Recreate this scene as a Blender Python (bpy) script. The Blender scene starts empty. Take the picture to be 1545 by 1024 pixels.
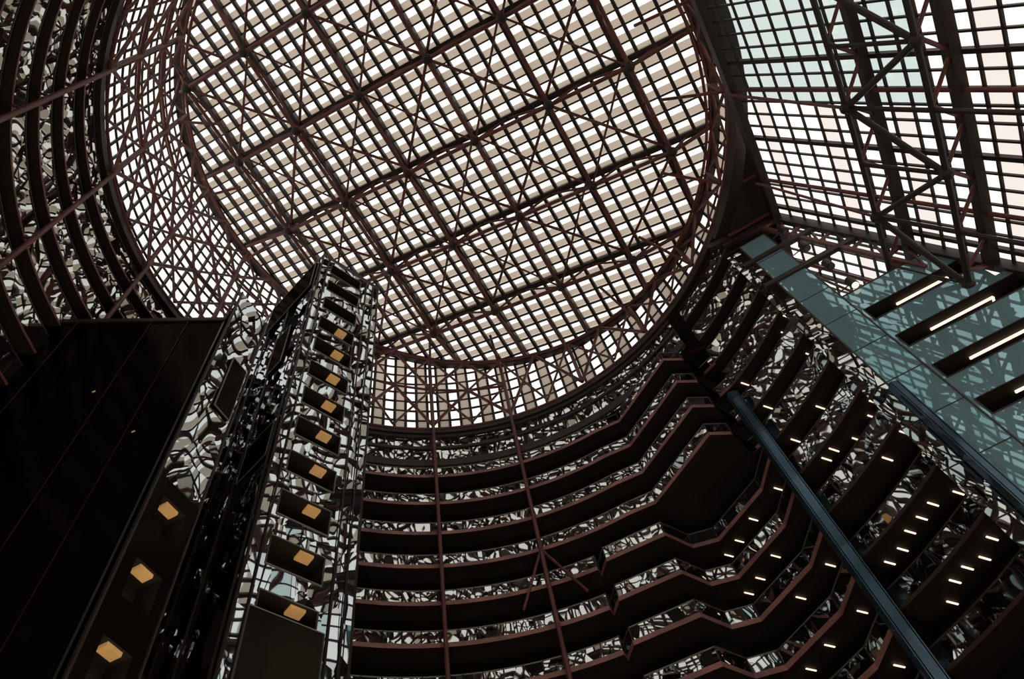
import bpy, math, random
from mathutils import Vector, Matrix
random.seed(4)
C=(-2.7,17.1); R=25.5; ZR=60.0
FH=3.65
def roofz(x,y): return 73.0-.347*x-.067*y
def pol(az,r,z=None):
    a=math.radians(az); x=C[0]+r*math.cos(a); y=C[1]+r*math.sin(a)
    return (x,y) if z is None else Vector((x,y,z))
# ---------------------------------------------------------------- materials
def mat(name,color,rough=.6,metal=0,emit=None,es=0,spec=.5,noise=0):
    m=bpy.data.materials.new(name); m.use_nodes=True
    nt=m.node_tree; b=nt.nodes['Principled BSDF']
    b.inputs['Roughness'].default_value=rough; b.inputs['Metallic'].default_value=metal
    b.inputs['Specular IOR Level'].default_value=spec
    b.inputs['Base Color'].default_value=(*color,1)
    if noise:
        tc=nt.nodes.new('ShaderNodeTexCoord'); n=nt.nodes.new('ShaderNodeTexNoise'); n.inputs['Scale'].default_value=noise
        n.inputs['Detail'].default_value=4
        r=nt.nodes.new('ShaderNodeValToRGB')
        r.color_ramp.elements[0].position=.3; r.color_ramp.elements[1].position=.7
        r.color_ramp.elements[0].color=(*[c*.65 for c in color],1)
        r.color_ramp.elements[1].color=(*[min(1,c*1.3) for c in color],1)
        nt.links.new(tc.outputs['Object'],n.inputs['Vector']); nt.links.new(n.outputs['Fac'],r.inputs['Fac'])
        nt.links.new(r.outputs['Color'],b.inputs['Base Color'])
    if emit:
        b.inputs['Emission Color'].default_value=(*emit,1); b.inputs['Emission Strength'].default_value=es
    return m
def mirror_mat(name,col,scale,dist,stretch=(1,1,1),dark=.15,rough=.02,cell=.8,tilt=.16,dcol=(.03,.024,.02)):
    m=bpy.data.materials.new(name); m.use_nodes=True; nt=m.node_tree; nt.nodes.clear()
    N=nt.nodes.new
    o=N('ShaderNodeOutputMaterial'); g=N('ShaderNodeBsdfGlossy')
    g.inputs['Color'].default_value=(*col,1); g.inputs['Roughness'].default_value=rough
    tc=N('ShaderNodeTexCoord'); mp=N('ShaderNodeMapping'); mp.inputs['Scale'].default_value=stretch
    n=N('ShaderNodeTexNoise'); n.inputs['Scale'].default_value=scale; n.inputs['Detail'].default_value=0
    bp=N('ShaderNodeBump'); bp.inputs['Strength'].default_value=1; bp.inputs['Distance'].default_value=dist
    vo=N('ShaderNodeTexVoronoi'); vo.inputs['Scale'].default_value=cell
    sb=N('ShaderNodeVectorMath'); sb.operation='SUBTRACT'; sb.inputs[1].default_value=(.5,.5,.5)
    sc=N('ShaderNodeVectorMath'); sc.operation='SCALE'; sc.inputs['Scale'].default_value=tilt
    ge=N('ShaderNodeNewGeometry'); ad=N('ShaderNodeVectorMath'); ad.operation='ADD'
    no=N('ShaderNodeVectorMath'); no.operation='NORMALIZE'
    d=N('ShaderNodeBsdfDiffuse'); d.inputs['Color'].default_value=(*dcol,1)
    mx=N('ShaderNodeMixShader'); mx.inputs[0].default_value=dark
    L=nt.links.new
    L(tc.outputs['Object'],mp.inputs['Vector']); L(mp.outputs[0],n.inputs['Vector']); L(mp.outputs[0],vo.inputs['Vector'])
    L(vo.outputs['Color'],sb.inputs[0]); L(sb.outputs[0],sc.inputs[0]); L(sc.outputs[0],ad.inputs[0]); L(ge.outputs['Normal'],ad.inputs[1])
    L(ad.outputs[0],no.inputs[0]); L(no.outputs[0],bp.inputs['Normal']); L(n.outputs['Fac'],bp.inputs['Height'])
    L(bp.outputs[0],g.inputs['Normal']); L(g.outputs[0],mx.inputs[1]); L(d.outputs[0],mx.inputs[2]); L(mx.outputs[0],o.inputs[0])
    return m
def glass_mat(name,tint,gl=.06,trans=0,tcol=(1,1,1)):
    m=bpy.data.materials.new(name); m.use_nodes=True; nt=m.node_tree; nt.nodes.clear(); L=nt.links.new
    o=nt.nodes.new('ShaderNodeOutputMaterial'); t=nt.nodes.new('ShaderNodeBsdfTransparent'); t.inputs[0].default_value=(*tint,1)
    g=nt.nodes.new('ShaderNodeBsdfGlossy'); g.inputs['Roughness'].default_value=.02
    mx=nt.nodes.new('ShaderNodeMixShader'); mx.inputs[0].default_value=gl
    L(t.outputs[0],mx.inputs[1]); L(g.outputs[0],mx.inputs[2])
    last=mx
    if trans:
        tl=nt.nodes.new('ShaderNodeBsdfTranslucent'); tl.inputs[0].default_value=(*tcol,1)
        m2=nt.nodes.new('ShaderNodeMixShader'); m2.inputs[0].default_value=trans
        L(mx.outputs[0],m2.inputs[1]); L(tl.outputs[0],m2.inputs[2]); last=m2
    L(last.outputs[0],o.inputs[0]); return m
M={}
M['steel']=mat('dark_steel',(.034,.019,.014),.55)
M['red']=mat('red_painted_steel',(.17,.052,.045),.5,noise=.7)
M['fascia']=mat('maroon_fascia',(.36,.16,.145),.5,noise=.5)
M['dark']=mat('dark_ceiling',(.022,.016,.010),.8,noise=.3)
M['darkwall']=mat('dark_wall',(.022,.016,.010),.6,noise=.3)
M['mirror']=mirror_mat('mirror_panel',(.50,.53,.52),.55,.03,(1,1,.7),cell=1.0,tilt=.30,rough=.015)
M['mirror_v']=mirror_mat('mirror_panel_tower',(.52,.58,.60),.6,.03,(1,1,.5),cell=.9,tilt=.30,rough=.015)
M['darkglass']=mirror_mat('dark_tinted_glass',(.014,.011,.008),.5,.02,(1,1,.05),cell=.5,tilt=.03,dcol=(.034,.024,.016),rough=.15)
M['beige']=glass_mat('insulated_beige_panel',(.1,.09,.08),.05,.9,(.44,.38,.32))
M['glass']=glass_mat('clear_glass',(.97,.97,.96),.03)
M['blueglass']=glass_mat('blue_tinted_glass',(.56,.68,.68),.06)
M['pinkglass']=glass_mat('warm_glass',(.78,.75,.75),.05)
M['teal']=mirror_mat('teal_glass',(.34,.56,.62),.3,.02,dark=.6,cell=.28,tilt=.05,dcol=(.27,.46,.50))
M['bluesteel']=mirror_mat('blue_glass_casing',(.10,.16,.21),.4,.02,dark=.5,cell=.4,tilt=.06,dcol=(.06,.095,.125),rough=.15)
M['lampw']=mat('fluorescent_tube',(1,.9,.8),emit=(1,.70,.52),es=1.7)
M['lampy']=mat('warm_lamp',(.5,.3,.1),emit=(1,.52,.17),es=.26,noise=1.5)
M['chrome']=mat('brushed_edge',(.22,.21,.19),.4,.6)
M['floor']=mat('granite_floor',(.12,.10,.09),.25,noise=1.2)
# ---------------------------------------------------------------- mesh builder
class MB:
    def __init__(s): s.v=[];s.f=[];s.m=[];s.mats=[]
    def mi(s,k):
        if k not in s.mats: s.mats.append(k)
        return s.mats.index(k)
    def quad(s,pts,k):
        n=len(s.v); s.v+= [tuple(p) for p in pts]; s.f.append(tuple(range(n,n+len(pts)))); s.m.append(s.mi(k))
    def beam(s,p,q,w,h,k,up=Vector((0,0,1))):
        p=Vector(p);q=Vector(q); d=q-p
        if d.length<1e-4: return
        d.normalize()
        if abs(d.dot(up))>.98: up=Vector((1,0,0))
        a=d.cross(up).normalized(); b=a.cross(d).normalized()
        n=len(s.v)
        for e in (p,q):
            for sa,sb in ((-1,-1),(1,-1),(1,1),(-1,1)): s.v.append(tuple(e+a*sa*w/2+b*sb*h/2))
        i=s.mi(k)
        for f in ((0,1,5,4),(1,2,6,5),(2,3,7,6),(3,0,4,7),(3,2,1,0),(4,5,6,7)):
            s.f.append(tuple(n+x for x in f)); s.m.append(i)
    def tube(s,p,q,r,k,n=8):
        p=Vector(p);q=Vector(q); d=q-p
        if d.length<1e-4: return
        d.normalize(); up=Vector((0,0,1)) if abs(d.z)<.95 else Vector((1,0,0))
        a=d.cross(up).normalized(); b=a.cross(d)
        o=len(s.v)
        for e in (p,q):
            for j in range(n):
                t=2*math.pi*j/n; s.v.append(tuple(e+a*r*math.cos(t)+b*r*math.sin(t)))
        i=s.mi(k)
        for j in range(n):
            s.f.append((o+j,o+(j+1)%n,o+n+(j+1)%n,o+n+j)); s.m.append(i)
        s.f.append(tuple(o+j for j in range(n))[::-1]); s.m.append(i)
        s.f.append(tuple(o+n+j for j in range(n))); s.m.append(i)
    def ball(s,c,r,k,n=8):
        o=len(s.v); i=s.mi(k); m=5
        for a in range(m+1):
            ph=math.pi*a/m
            for j in range(n):
                t=2*math.pi*j/n; s.v.append((c[0]+r*math.sin(ph)*math.cos(t),c[1]+r*math.sin(ph)*math.sin(t),c[2]+r*math.cos(ph)))
        for a in range(m):
            for j in range(n):
                s.f.append((o+a*n+j,o+a*n+(j+1)%n,o+(a+1)*n+(j+1)%n,o+(a+1)*n+j)); s.m.append(i)
    def make(s,name,parent=None):
        me=bpy.data.meshes.new(name); me.from_pydata(s.v,[],s.f)
        for k in s.mats: me.materials.append(M[k])
        me.polygons.foreach_set('material_index',s.m); me.update()
        o=bpy.data.objects.new(name,me); bpy.context.scene.collection.objects.link(o)
        if parent: o.parent=parent
        return o
def empty(name):
    o=bpy.data.objects.new(name,None); bpy.context.scene.collection.objects.link(o); return o
# ---------------------------------------------------------------- skylight roof
A=Vector((-.965,.262)); B=Vector((.285,.958)); O=Vector((8.63,15.3))
CA=7.4; CB=8.2; NA=5; NB=6
def clip(p,d,r=R):
    c=Vector(C); w=p-c; b=w.dot(d); q=b*b-(w.dot(w)-r*r)
    if q<=0: return None
    q=math.sqrt(q); return p+d*(-b-q),p+d*(-b+q)
def P3(p,dz=0): return Vector((p[0],p[1],roofz(p[0],p[1])+dz))
nrm=Vector((.347,.067,1)).normalized()
roof=empty('skylight_roof')
bars=MB(); panels=MB(); pane=MB()
for i in range(-9*NA,9*NA+1):
    s=clip(O+A*(CA*i/NA),B)
    if s:
        big=i%NA==0
        bars.beam(P3(s[0]),P3(s[1]),.5 if big else .30,.7 if big else .42,'steel',nrm)
for j in range(-9*NB,9*NB+1):
    s=clip(O+B*(CB*j/NB),A)
    if s:
        big=j%NB==0
        bars.beam(P3(s[0]),P3(s[1]),.55 if big else .15,.7 if big else .3,'steel',nrm)
    c=O+B*(CB*(j+.74)/NB); w=CB/NB*.46
    s=clip(c,A,R-.1)
    if s:
        q=[s[0]-B*w/2,s[1]-B*w/2,s[1]+B*w/2,s[0]+B*w/2]
        panels.quad([P3(x,.25) for x in q],'beige')
pane.quad([P3(pol(a,R),.36) for a in range(0,360,3)],'glass')
bars.make('mullions',roof); panels.make('insulated_strips',roof); pane.make('glazing',roof)
tr=MB()
DEP=2.6
def node(i,j): return O+A*(CA*i)+B*(CB*j)
def inside(p,r=R): return (p-Vector(C)).length<r
for i in range(-6,7):
    for j in range(-6,7):
        n0=node(i,j)
        for (di,dj) in ((1,0),(0,1)):
            n1=node(i+di,j+dj)
            a_in,b_in=inside(n0),inside(n1)
            if not(a_in or b_in): continue
            d=(n1-n0).normalized(); s=clip(n0,d,R-.2)
            if not s: continue
            p=n0 if a_in else s[0]; q=n1 if b_in else s[1]
            lp=P3(p,-DEP if a_in else -.4); lq=P3(q,-DEP if b_in else -.4)
            tr.tube(lp,lq,.19,'red')
            m=(p+q)/2
            tr.tube(lp,P3(m,-.2),.12,'red',6); tr.tube(P3(m,-.2),lq,.12,'red',6)
        if inside(n0):
            tr.tube(P3(n0,-DEP),P3(n0),.16,'steel'); tr.ball(P3(n0,-DEP),.5,'steel')
        n1=node(i+1,j+1); n2=node(i+1,j); n3=node(i,j+1)
        ev=(i+j)%2==0
        if inside(n0) and inside(n1):
            tr.tube(P3(n0,-DEP if ev else -.3),P3(n1,-.3 if ev else -DEP),.14 if ev else .11,'red',6)
        if inside(n2) and inside(n3):
            tr.tube(P3(n2,-DEP if not ev else -.4),P3(n3,-.3 if not ev else -DEP),.14 if not ev else .10,'red',6)
tr.make('space_frame',roof)
rim=MB()
for a in range(0,360,3):
    rim.beam(P3(pol(a,R-.1),-.3),P3(pol(a+3.1,R-.1),-.3),.6,.9,'steel')
    rim.tube(P3(pol(a,R-1.2),-1.6),P3(pol(a+3.05,R-1.2),-1.6),.14,'red',6)
rim.make('rim_beam',roof)
# ---------------------------------------------------------------- drum clerestory
drum=empty('window_clerestory')
mul=MB(); gl=MB()
step=2.5
N=int(360/step)
for k in range(N):
    a=k*step; x,y=pol(a,R+.2); top=roofz(x,y)
    mul.beam((x,y,ZR-.2),(x,y,top),.2,.25,'steel',Vector((1,0,0)))
    x2,y2=pol(a+step,R+.2); t2=roofz(x2,y2)
    gl.quad([(x,y,ZR),(x2,y2,ZR),(x2,y2,t2),(x,y,top)],'beige' if k%2 and (top-ZR)<16 else 'glass')
    z=ZR
    while z<min(top,t2):
        mul.beam((x,y,z),(x2,y2,z),.14,.2,'steel'); z+=1.75
mul.make('mullions',drum); gl.make('glazing',drum)
br=MB()
COL=[88.5+18*i for i in range(20)]
for c0 in COL:
    r=R-.5
    c1=c0+18; cm=c0+9
    def pt(a,z,rr=r):
        x,y=pol(a,rr); return Vector((x,y,min(z,roofz(x,y)-.6)))
    topm=pt(cm,99); top0=pt(c0,99); top1=pt(c1,99)
    hgt=topm.z-ZR
    tiers=3 if hgt>17 else (2 if hgt>9 else 1)
    for t in range(tiers):
        f0=t/tiers; f1=(t+1)/tiers
        b0=Vector((top0.x,top0.y,ZR+(top0.z-ZR)*f0)); b1=Vector((top1.x,top1.y,ZR+(top1.z-ZR)*f0))
        mm=Vector((topm.x,topm.y,ZR+(topm.z-ZR)*f1)); mb=Vector((topm.x,topm.y,ZR+(topm.z-ZR)*f0))
        u0=Vector((top0.x,top0.y,ZR+(top0.z-ZR)*f1)); u1=Vector((top1.x,top1.y,ZR+(top1.z-ZR)*f1))
        br.tube(b0,mm,.17,'red',6); br.tube(b1,mm,.17,'red',6)
        br.tube(mb,u0,.12,'red',6); br.tube(mb,u1,.12,'red',6)
        br.tube(u0,mm,.15,'red',6); br.tube(mm,u1,.15,'red',6)
    br.tube((top0.x,top0.y,ZR),top0,.2,'red',8)
    x,y=pol(c0,R-5); br.tube((top0.x,top0.y,top0.z-3.0 if hgt>6 else ZR),(x,y,roofz(x,y)-DEP),.14,'red',6)
br.make('bracing',drum)
# ---------------------------------------------------------------- ring girder
g=MB()
for a in range(0,360,3):
    out=.8 if (a<27 or a>=258) else .6
    p=pol(a,R-.25);q=pol(a+3.05,R-.25); p2=pol(a,R+out);q2=pol(a+3.05,R+out)
    zb=ZR-(1.5 if out>.7 else .9)
    g.quad([(*p,zb),(*q,zb),(*q,ZR),(*p,ZR)],'steel'); g.quad([(*p,zb),(*q,zb),(*q2,zb),(*p2,zb)],'steel')
    g.quad([(*p2,zb),(*q2,zb),(*q2,ZR),(*p2,ZR)],'steel'); g.quad([(*p,ZR),(*q,ZR),(*q2,ZR),(*p2,ZR)],'steel')
    g.tube(Vector((*pol(a,R-.7),ZR-.9)),Vector((*pol(a+3.05,R-.7),ZR-.9)),.13,'red',6)
g.make('ring_girder')
# ---------------------------------------------------------------- balconies
def circ(a0,a1,st,r=R): 
    n=max(1,int(round((a1-a0)/st))); return [pol(a0+(a1-a0)*i/n,r) for i in range(n+1)]
upper=circ(27,44,2.8)+[(17.2,37.2),(15.3,38.6),(14.0,36.2),(12.3,35.7),(7.5,40.9)]+circ(72,258,3)
lower=circ(27,44,2.8)+[(14.5,38.8),(11.0,42.6),(9.0,42.6),(7.1,40.6),(2.5,41.6),(1.9,43.0)]+circ(80,258,3)
def outw(p,k): 
    d=Vector(p)-Vector(C); l=d.length; d/=l; return tuple(Vector(p)+d*k)
def az(p): return math.degrees(math.atan2(p[1]-C[1],p[0]-C[0]))%360
floors=[56.45]+[52.8-FH*k for k in range(0,13)]
lights=MB()
for fi,z in enumerate(floors):
    poly=upper if z>40 else lower
    b=MB()
    for p,q in zip(poly[:-1],poly[1:]):
        am=az(((p[0]+q[0])/2,(p[1]+q[1])/2))
        side=am<44.2 or am>146
        if fi==0 and not side: continue
        rail=(2.0 if z>38 else (1.6 if z>28 else 1.2)) if side else 1.1; fas=.22 if side else .38
        dp=4 if am<44.2 else 9
        pi,qi=outw(p,-.12),outw(q,-.12)
        b.quad([(*pi,z-fas),(*qi,z-fas),(*qi,z),(*pi,z)],('steel' if am<44.2 else 'red') if side else 'fascia')
        b.quad([(*pi,z-fas),(*qi,z-fas),(*outw(q,.35),z-fas),(*outw(p,.35),z-fas)],'steel')
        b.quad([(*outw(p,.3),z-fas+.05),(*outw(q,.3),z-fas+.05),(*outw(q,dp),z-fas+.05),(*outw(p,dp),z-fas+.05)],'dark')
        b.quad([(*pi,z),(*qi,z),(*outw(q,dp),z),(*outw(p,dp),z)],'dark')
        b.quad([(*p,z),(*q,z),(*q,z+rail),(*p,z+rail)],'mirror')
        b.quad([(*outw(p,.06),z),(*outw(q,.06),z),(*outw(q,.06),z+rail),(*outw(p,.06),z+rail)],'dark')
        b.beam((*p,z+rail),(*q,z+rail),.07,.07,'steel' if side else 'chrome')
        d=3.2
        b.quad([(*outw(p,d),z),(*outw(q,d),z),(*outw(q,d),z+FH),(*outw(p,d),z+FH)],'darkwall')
        if not side: b.beam((*pi,z+.02),(*pi,z+rail),.05,.07,'steel',Vector((1,0,0)))
    b.make('balcony')
    if z<46:
        for a in [27.5,29.6,31.7,33.8,35.9,38,40,42.3]:
            if random.random()<.62:
                r=R+random.choice([.7,1.2,1.7])+ (.5 if z<30 else 0); zz=z-.25
                p0=pol(a+random.uniform(-.5,.5),r)
                dv=Vector((.80,.60)).normalized()*.40
                lights.beam((p0[0]-dv.x,p0[1]-dv.y,zz),(p0[0]+dv.x,p0[1]+dv.y,zz),.09,.05,'lampw')
        if z<40:
            for (x,y) in ((11.5,44.2),(13.6,41.2),(15.6,38.9),(12.4,43.0)):
                if random.random()<.65: lights.beam((x-.32,y-.24,z-.42),(x+.32,y+.24,z-.42),.09,.05,'lampw')
lights.make('fluorescent_lights')
w=MB()
for a in range(47,147,2):
    p,q=pol(a,R+.02),pol(a+2.02,R+.02)
    w.quad([(*p,53.9),(*q,53.9),(*q,59.2),(*p,59.2)],'mirror')
    w.beam((*pol(a,R-.05),53.9),(*pol(a,R-.05),59.2),.06,.06,'steel',Vector((1,0,0)))
for zz,hh in ((54.6,.9),(56.9,.35),(58.9,.7)):
    for a in range(47,147,2): w.beam((*pol(a,R-.05),zz),(*pol(a+2,R-.05),zz),.12,hh,'steel')
w.make('wall_upper_rotunda')
sh=MB()
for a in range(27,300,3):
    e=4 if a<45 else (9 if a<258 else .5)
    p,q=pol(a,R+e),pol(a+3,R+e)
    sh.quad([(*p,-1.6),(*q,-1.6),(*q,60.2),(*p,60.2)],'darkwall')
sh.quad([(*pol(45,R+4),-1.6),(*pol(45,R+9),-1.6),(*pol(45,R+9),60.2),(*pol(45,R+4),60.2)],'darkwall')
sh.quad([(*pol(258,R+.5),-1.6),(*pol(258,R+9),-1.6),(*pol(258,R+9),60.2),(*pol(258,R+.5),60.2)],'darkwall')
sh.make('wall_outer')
ce=MB()
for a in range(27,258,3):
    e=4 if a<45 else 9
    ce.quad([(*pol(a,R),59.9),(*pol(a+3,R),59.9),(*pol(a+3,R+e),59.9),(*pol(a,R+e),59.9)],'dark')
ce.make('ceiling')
fl=MB(); fl.quad([(*pol(a,75),-1.6) for a in range(0,360,10)],'floor'); fl.make('floor')
for c0 in COL:
    c=c0%360
    if 80<c<256:
        cb=MB(); x,y=pol(c0,R-.75)
        cb.tube((x,y,-1.6),(x,y,ZR+.3),.17,'red',12)
        cb.tube((x,y,-1.6),(x,y,-1.2),.45,'steel',12)
        for z in floors: cb.beam((x,y,z-.2),(*pol(c0,R),z-.2),.12,.2,'red')
        if c<100:
            for da,zz in ((-6,36.0),(5,36.0)):
                cb.tube((x,y,41),(*pol(c0+da,R-.5),zz),.11,'red',6)
        cb.make('steel_column')
# ---------------------------------------------------------------- stacked walls with pockets
def pocket_wall(b,p0,p1,zs,h,u0,u1,zlo,zhi,depth,mk,pk='dark',lamp=None,frame='chrome',lu=(.35,.7),ld=(.1,.6),lampz=999):
    p0=Vector(p0);p1=Vector(p1); d=p1-p0; L=d.length; d/=L
    n=Vector((d.y,-d.x))
    def X(u,z,dp=0): 
        v=p0+d*(u*L)-n*dp; return (v.x,v.y,z)
    for z in zs:
        b.quad([X(0,z),X(u0,z),X(u0,z+h),X(0,z+h)],mk)
        b.quad([X(u1,z),X(1,z),X(1,z+h),X(u1,z+h)],mk)
        b.quad([X(u0,z),X(u1,z),X(u1,z+zlo),X(u0,z+zlo)],mk)
        b.quad([X(u0,z+zhi),X(u1,z+zhi),X(u1,z+h),X(u0,z+h)],mk)
        a=z+zlo;c=z+zhi
        b.quad([X(u0,a,depth),X(u1,a,depth),X(u1,c,depth),X(u0,c,depth)],pk)
        b.quad([X(u0,a),X(u1,a),X(u1,a,depth),X(u0,a,depth)],pk)
        b.quad([X(u0,c),X(u1,c),X(u1,c,depth),X(u0,c,depth)],pk)
        b.quad([X(u0,a),X(u0,c),X(u0,c,depth),X(u0,a,depth)],pk)
        b.quad([X(u1,a),X(u1,c),X(u1,c,depth),X(u1,a,depth)],pk)
        if frame:
            for s,e in (((u0,a),(u1,a)),((u1,a),(u1,c)),((u1,c),(u0,c)),((u0,c),(u0,a))):
                b.beam(X(*s,-.02),X(*e,-.02),.06,.06,frame)
        if lamp and z<lampz:
            l0=u0+(u1-u0)*lu[0]; l1=u0+(u1-u0)*lu[1]
            a0=X(l0,c-.18,depth*ld[0]);a1=X(l1,c-.18,depth*ld[0]);a2=X(l1,c-.18,depth*ld[1]);a3=X(l0,c-.18,depth*ld[1])
            b.quad([a0,a1,a2,a3],lamp)
            for s,e in ((a0,a1),(a1,a2),(a2,a3),(a3,a0)):
                b.quad([s,e,(e[0],e[1],c),(s[0],s[1],c)],lamp)
# elevator tower
TOP=68.0
apex=(-15.4,23.7); Rr=(-11.6,28.6); Lf=(-24.6,29.5); Bk=(-20.8,34.4)
b=MB()
zs=[TOP-.8-FH*(k+1) for k in range(19)]
pocket_wall(b,apex,Rr,zs,FH,.16,.68,.9,2.9,1.6,'mirror_v',lamp='lampy',lu=(.56,.82),ld=(.1,.5),lampz=56)
b.quad([(*Lf,zs[-1]),(*apex,zs[-1]),(*apex,TOP-.8),(*Lf,TOP-.8)],'mirror_v')
b.quad([(*Rr,zs[-1]),(*Bk,zs[-1]),(*Bk,TOP),(*Rr,TOP)],'mirror_v'); b.quad([(*Bk,zs[-1]),(*Lf,zs[-1]),(*Lf,TOP),(*Bk,TOP)],'darkwall')
for p,q in ((apex,Rr),(Lf,apex)):
    b.quad([(*p,TOP-.8),(*q,TOP-.8),(*q,TOP),(*p,TOP)],'steel')
b.quad([(*apex,TOP),(*Rr,TOP),(*Bk,TOP),(*Lf,TOP)],'dark')
for p in (apex,Rr,Lf): b.beam((*p,-1.6),(*p,TOP),.12,.12,'steel',Vector((1,0,0)))
for u in (.10,.78,.9):
    v=Vector(apex).lerp(Vector(Rr),u)+Vector((.08,-.06)); b.beam((*v,-1.6),(*v,TOP-.5),.06,.1,'steel',Vector((1,0,0)))
for u in (.35,.62,.96):
    v=Vector(Lf).lerp(Vector(apex),u)+Vector((-.04,-.08)); b.beam((*v,-1.6),(*v,TOP-.5),.08,.12,'steel',Vector((1,0,0)))
def slab(u0,u1,z0,z1,p0=Lf,p1=apex,off=.2,k='darkglass'):
    P=Vector(p0);Q=Vector(p1); d=(Q-P); n=Vector((d.y,-d.x)).normalized()
    a=P+d*u0+n*off; c=P+d*u1+n*off; a2=P+d*u0;c2=P+d*u1
    b.quad([(*a,z0),(*c,z0),(*c,z1),(*a,z1)],k)
    for s,e in ((a,a2),(c,c2)): b.quad([(*s,z0),(*e,z0),(*e,z1),(*s,z1)],k)
    for z in (z0,z1): b.quad([(*a,z),(*c,z),(*c2,z),(*a2,z)],k)
    for s,e in (((*a,z0),(*a,z1)),((*c,z0),(*c,z1)),((*a,z0),(*c,z0)),((*a,z1),(*c,z1))): b.beam(s,e,.06,.06,'chrome')
slab(.30,.92,61.5,67); slab(.60,.78,50,56); slab(.68,.95,36.5,40); slab(.1,.74,17,25,apex,Rr)
b.make('elevator_tower')
# near elevator shaft block
K0=(-18.3,18.7);K1=(-16.5,17.2);K2=(-15.9,19.8);K3=(-22,26.0);K4=(-30,26);K5=(-31.5,14.9)
b=MB(); T1=46.0
zs=[T1-.5-FH*(k+1) for k in range(13)]
zm=[z for z in zs if z>27]; zd=[z for z in zs if z<=27]
b.quad([(*K1,zm[-1]),(*K2,zm[-1]),(*K2,T1-.5),(*K1,T1-.5)],'mirror_v')
pocket_wall(b,K1,K2,zd,FH,.25,.8,.8,2.7,1.2,'darkglass',lamp='lampy',frame=None,lu=(.25,.75),ld=(.1,.5))
b.quad([(*K0,zs[-1]),(*K1,zs[-1]),(*K1,T1),(*K0,T1)],'darkglass')
for p,q,k in ((K5,K0,'darkglass'),(K2,K3,'mirror_v'),(K3,K4,'darkwall'),(K4,K5,'darkwall')):
    b.quad([(*p,zs[-1]),(*q,zs[-1]),(*q,T1),(*p,T1)],k)
b.quad([(*K1,T1-.5),(*K2,T1-.5),(*K2,T1),(*K1,T1)],'mirror_v')
b.quad([(*p,T1) for p in (K0,K1,K2,K3,K4,K5)],'dark')
for i in (4,8,10):
    v=Vector(K5).lerp(Vector(K0),i/12)+Vector((.02,-.08)); b.beam((*v,-1.6),(*v,T1),.03,.05,'steel',Vector((1,0,0)))
for u,z in ((.86,33),(.62,37)):
    v=Vector(K5).lerp(Vector(K0),u)+Vector((.02,-.06)); b.beam((v.x-.08,v.y,z),(v.x+.08,v.y,z+.05),.05,.06,'lampy')
b.beam((*K5,T1-.2),(*K0,T1-.2),.25,.4,'steel'); 
slab(.45,.9,34,39,K1,K2,.12)
for p in (K0,K1,K2): b.beam((*p,-1.6),(*p,T1),.12,.12,'steel' if p!=K0 else 'chrome',Vector((1,0,0)))
b.make('elevator_shaft')
# ---------------------------------------------------------------- sloping glass facade
FA=Vector((.9587,-.2845)); FB=Vector((.2845,.9587))
def fs(h): return 16.7+(57-h)/3.0
def fp(bb,h,off=0):
    s=fs(h)-off*.949-.0016*(bb-16)**2
    v=FA*s+FB*bb; return Vector((v.x,v.y,h-off*.316))
BE=33.3; BX=47.0; B0=-14.0
sk=empty('window_sloping_facade')
mu=MB(); gz=MB(); ts=MB()
hs=[57-1.5*i for i in range(37)]
def bmax(h): return BX if h>41.5 else BE
def stations(h,st):
    o=[];x=B0
    while x<bmax(h)-.01: o.append(x); x+=st
    o.append(bmax(h)); return o
for i,h in enumerate(hs):
    ss=stations(h,2.6)
    for a0,a1 in zip(ss[:-1],ss[1:]):
        mu.beam(fp(a0,h),fp(a1,h),.15,.2,'steel')
        if i+1<len(hs):
            h2=hs[i+1]
            k='glass'
            if h>41: k='blueglass' if (a0>-4 and a0<20 and int((a0+14)/2.6)%5!=4) else ('pinkglass' if i%4==1 else 'glass')
            elif i%5==3: k='pinkglass'
            gz.quad([fp(a0,h),fp(a1,h),fp(a1,h2),fp(a0,h2)],k)
bb=B0
j=0
while bb<BX:
    hl=41.5 if bb>BE else hs[-1]
    mu.beam(fp(bb,57),fp(bb,hl),.3 if j%6==0 else .13,.3 if j%6==0 else .16,'steel'); bb+=1.1; j+=1
for h,wd in ((57,1.1),(44.4,.7),(38.7,.9),(31,.9),(24,.9),(16,.9)):
    ss=stations(h,4.1)
    for a0,a1 in zip(ss[:-1],ss[1:]):
        mu.beam(fp(a0,h,.3),fp(a1,h,.3),.6,wd,'steel')
        if h<56:
            ts.tube(fp(a0,h,2.4),fp(a1,h,2.4),.2,'steel',8)
            m=(a0+a1)/2
            ts.tube(fp(a0,h,.3),fp(m,h,2.4),.13,'red',6); ts.tube(fp(m,h,2.4),fp(a1,h,.3),.13,'red',6)
lev=[57,44.4,38.7,31,24,16]
for q in range(8):
    a=-11.7+8.2*q
    for li,(l0,l1) in enumerate(zip(lev[:-1],lev[1:])):
        if a>bmax(l1): continue
        ts.tube(fp(a,l0,.4),fp(a,l1,.4),.16,'red',6)
        if li==0:
            ts.tube(fp(a,l0,1),fp(a,l1,2.4),.12,'red',6); continue
        if li==1:
            m=a+4.1
            ts.tube(fp(a,l0,2.4),fp(m,l1,2.4),.2,'steel',8); ts.tube(fp(a+8.2,l0,2.4),fp(m,l1,2.4),.2,'steel',8)
            ts.tube(fp(m,l0,2.4),fp(m,l1,2.4),.15,'steel',6); ts.ball(fp(m,l1,2.4),.42,'steel'); ts.ball(fp(a,l0,2.4),.42,'steel')
        ts.tube(fp(a,l0,2.4),fp(a,l1,2.4),.16,'steel',6)
mu.make('mullions',sk); gz.make('glazing',sk); ts.make('trusses',sk)
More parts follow.
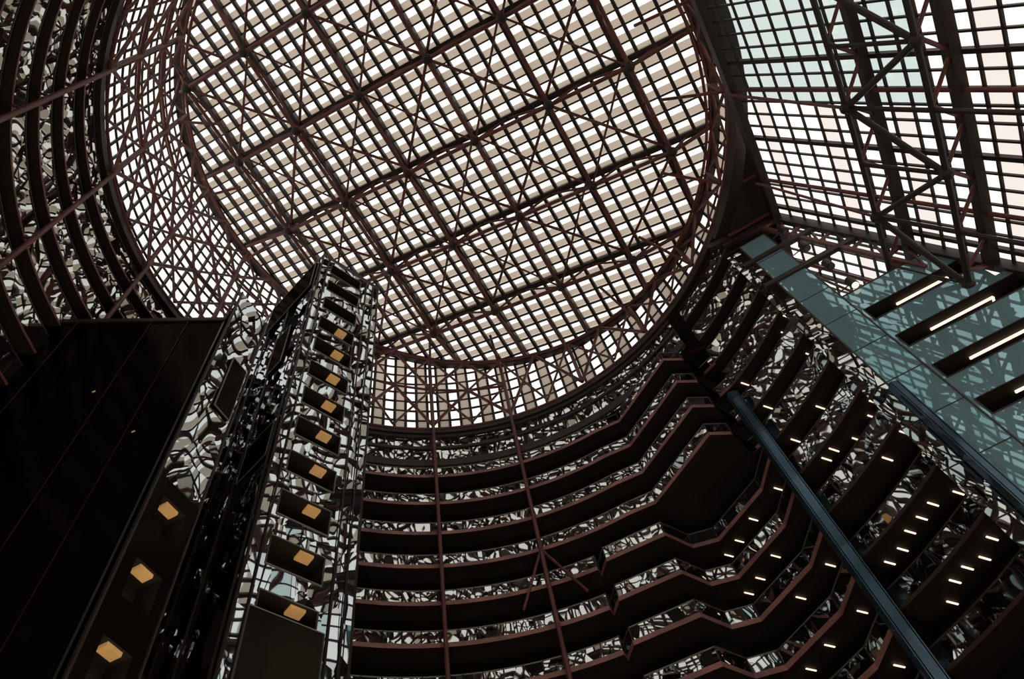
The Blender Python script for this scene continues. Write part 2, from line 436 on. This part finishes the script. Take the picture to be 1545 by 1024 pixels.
# roof slab between the rotunda ring and the facade head
rs=MB()
x=B0; sc_=Vector(C).dot(FA)
bc=Vector(C).dot(FB)
while x<BX:
    def ins(xx):
        d=abs(xx-bc)
        return sc_+ (math.sqrt((R+.3)**2-d*d) if d<R+.3 else 0)
    x2=min(x+1.3,BX)
    for zz in (57.6,58.6):
        i0=FA*min(ins(x),fs(57))+FB*x; i1=FA*min(ins(x2),fs(57))+FB*x2
        o0=fp(x,57);o1=fp(x2,57)
        rs.quad([(i0.x,i0.y,zz),(i1.x,i1.y,zz),(o1.x,o1.y,zz),(o0.x,o0.y,zz)],'dark')
    if int((x-B0)/1.3)%3==0: rs.beam((i0.x,i0.y,57.4),(o0.x,o0.y,57.4),.16,.3,'red')
    x=x2
rs.make('ceiling_vestibule')
# ---------------------------------------------------------------- teal glass landing wall
T0=FA*10.95+FB*BE; TD=FA
te=MB()
def TP(t): v=T0+TD*t; return (v.x,v.y)
top=41.2
def t_end2(h): return fs(h)-10.95-.0016*(BE-16)**2
for k in range(9):
    z=top-FH*(k+1)
    L=t_end2(z+3)-.2
    pocket_wall(te,TP(3.25),TP(L),[z],FH,.25/(L-3.25),.985,1.6,3.0,2.2,'teal',frame='steel')
    if k<5:
        c=z+2.9
        te.beam((*((Vector(TP(5.6))+FB*.8)),c),(*((Vector(TP(9.2+.5*k))+FB*.8)),c),.15,.10,'lampw')
        te.beam((*((Vector(TP(9.2+.5*k))+FB*.8)),c),(*((Vector(TP(9.2+.5*k))+FB*1.8)),c),.12,.1,'lampw')
te.quad([(*TP(.9),4),(*TP(3.25),4),(*TP(3.25),55.6),(*TP(.9),55.6)],'teal')
te.quad([(*TP(-.5),4),(*TP(.9),4),(*TP(.9),55),(*TP(-.5),55)],'mirror')
for t in (.9,3.25): te.beam((*TP(t),4),(*TP(t),55.6),.08,.1,'steel',Vector((1,0,0)))
for z in [55.6-FH*k for k in range(12)]: te.beam((*TP(-.5),z),(*TP(3.25),z),.05,.06,'steel')
def TB(t,d): v=T0+TD*t+FB*d; return (v.x,v.y)
te.quad([(*TP(3.25),4),(*TB(3.25,8),4),(*TB(3.25,8),55.6),(*TP(3.25),55.6)],'teal')
te.quad([(*TP(-.5),55.6),(*TP(3.25),55.6),(*TB(3.25,8),55.6),(*TB(-.5,8),55.6)],'dark')
e41=t_end2(41.5)
te.quad([(*TP(3.25),41.2),(*TP(e41),41.2),(*TB(e41,13.5),41.2),(*TB(3.25,13.5),41.2)],'dark')
for d,z0,z1 in ((0,41.2,42.9),(3.5,44.2,46.0)):
    e=e41-.4 if d==0 else t_end2(45)-.4
    te.quad([(*TB(3.25,d),z0),(*TB(e,d),z0),(*TB(e,d),z1),(*TB(3.25,d),z1)],'teal')
    te.beam((*TB(3.25,d),z1),(*TB(e,d),z1),.08,.1,'steel')
te.quad([(*TB(3.25,3.5),44.2),(*TB(e41-2,3.5),44.2),(*TB(e41-2,9),44.2),(*TB(3.25,9),44.2)],'dark')
te.make('wall_landing_stack')
# end frame where the facade meets the landing wall
ef=MB()
for h0,h1 in zip(range(57,6,-3),range(54,3,-3)):
    ef.beam(fp(BE,h0,.2),fp(BE,h1,.2),.5,.8,'steel')
    if h0>42:
        ef.beam(fp(BE,h0,1.8),fp(BE,h1,1.8),.3,.3,'red'); ef.beam(fp(BE,h0,.2),fp(BE,h0,1.8),.2,.2,'red'); ef.beam(fp(BE,h0,.2),fp(BE,h1,1.8),.15,.15,'red')
        ef.beam(fp(BX,h0,.2),fp(BX,h1,.2),.5,.8,'steel')
for h in (57,52.5,48.5): ef.beam((*TB(0,0),h),(*fp(BE,h)[:2],h),.35,.5,'steel')
ef.beam(fp(BE,57,.2),(*TP(-1),58),.5,.8,'steel')
ef.make('trim_facade_end')
for (p,zt,wd) in ((pol(45,R-.4),44,.72),(TP(.9),33,.5)):
    cb=MB(); x,y=p; y-=.3
    cb.beam((x,y,-1.6),(x,y,zt),wd*.25,wd,'bluesteel',Vector((1,0,0)))
    cb.beam((x-wd*.45,y,-1.6),(x-wd*.45,y,zt),wd,.12,'bluesteel',Vector((1,0,0)))
    cb.beam((x+wd*.45,y,-1.6),(x+wd*.45,y,zt),wd,.12,'bluesteel',Vector((1,0,0)))
    cb.quad([(x-wd*.45,y-wd*.5,-1.6),(x+wd*.45,y-wd*.5,-1.6),(x+wd*.45,y-wd*.5,zt),(x-wd*.45,y-wd*.5,zt)],'bluesteel')
    cb.make('blue_steel_column')
for z in (54.2,50.5,46.8,43.5):
    s=MB(); x,y=TP(3.4); 
    s.tube((x,y,z),(x+.9,y-.5,z),.05,'steel',6); s.tube((x+.9,y-.5,z+.45),(x+.9,y-.55,z-.45),.32,'steel',10)
    s.tube((x+.9,y-.55,z-.45),(x+.9,y-.55,z-.52),.25,'lampw' if z==43.5 else 'chrome',10)
    s.make('spotlight')
# ---------------------------------------------------------------- added fill light + world
ld=bpy.data.lights.new('added_fill_light','AREA'); ld.shape='DISK'; ld.size=24; ld.energy=3200; ld.color=(1,.84,.62)  # added warm fill from below to lift the dark interior, not a real fixture
lo=bpy.data.objects.new('added_fill_light',ld); lo.location=(-2,10,-1.3); lo.rotation_euler=(math.pi,0,0); bpy.context.scene.collection.objects.link(lo)
wd=bpy.data.worlds.new('World'); bpy.context.scene.world=wd; wd.use_nodes=True
nt=wd.node_tree; bg=nt.nodes['Background']
bg.inputs['Color'].default_value=(1,.94,.87,1); bg.inputs['Strength'].default_value=1.28
try:
    bpy.context.scene.view_settings.view_transform='Standard'
    bpy.context.scene.view_settings.look='None'
except Exception as e: print(e)
# ---------------------------------------------------------------- camera
cam=bpy.data.cameras.new('camera'); co=bpy.data.objects.new('camera',cam); bpy.context.scene.collection.objects.link(co)
cam.sensor_width=36; cam.lens=36*1100/1545; cam.clip_end=500
ph=math.radians(60.5); F=Vector((0,math.cos(ph),math.sin(ph))); U=Vector((0,-math.sin(ph),math.cos(ph))); X=Vector((1,0,0))
r=(.9656*X-.26*U).normalized(); u=(.26*X+.9656*U).normalized(); bk_=-F
co.matrix_world=Matrix(((r.x,u.x,bk_.x,0),(r.y,u.y,bk_.y,0),(r.z,u.z,bk_.z,0),(0,0,0,1)))
bpy.context.scene.camera=co
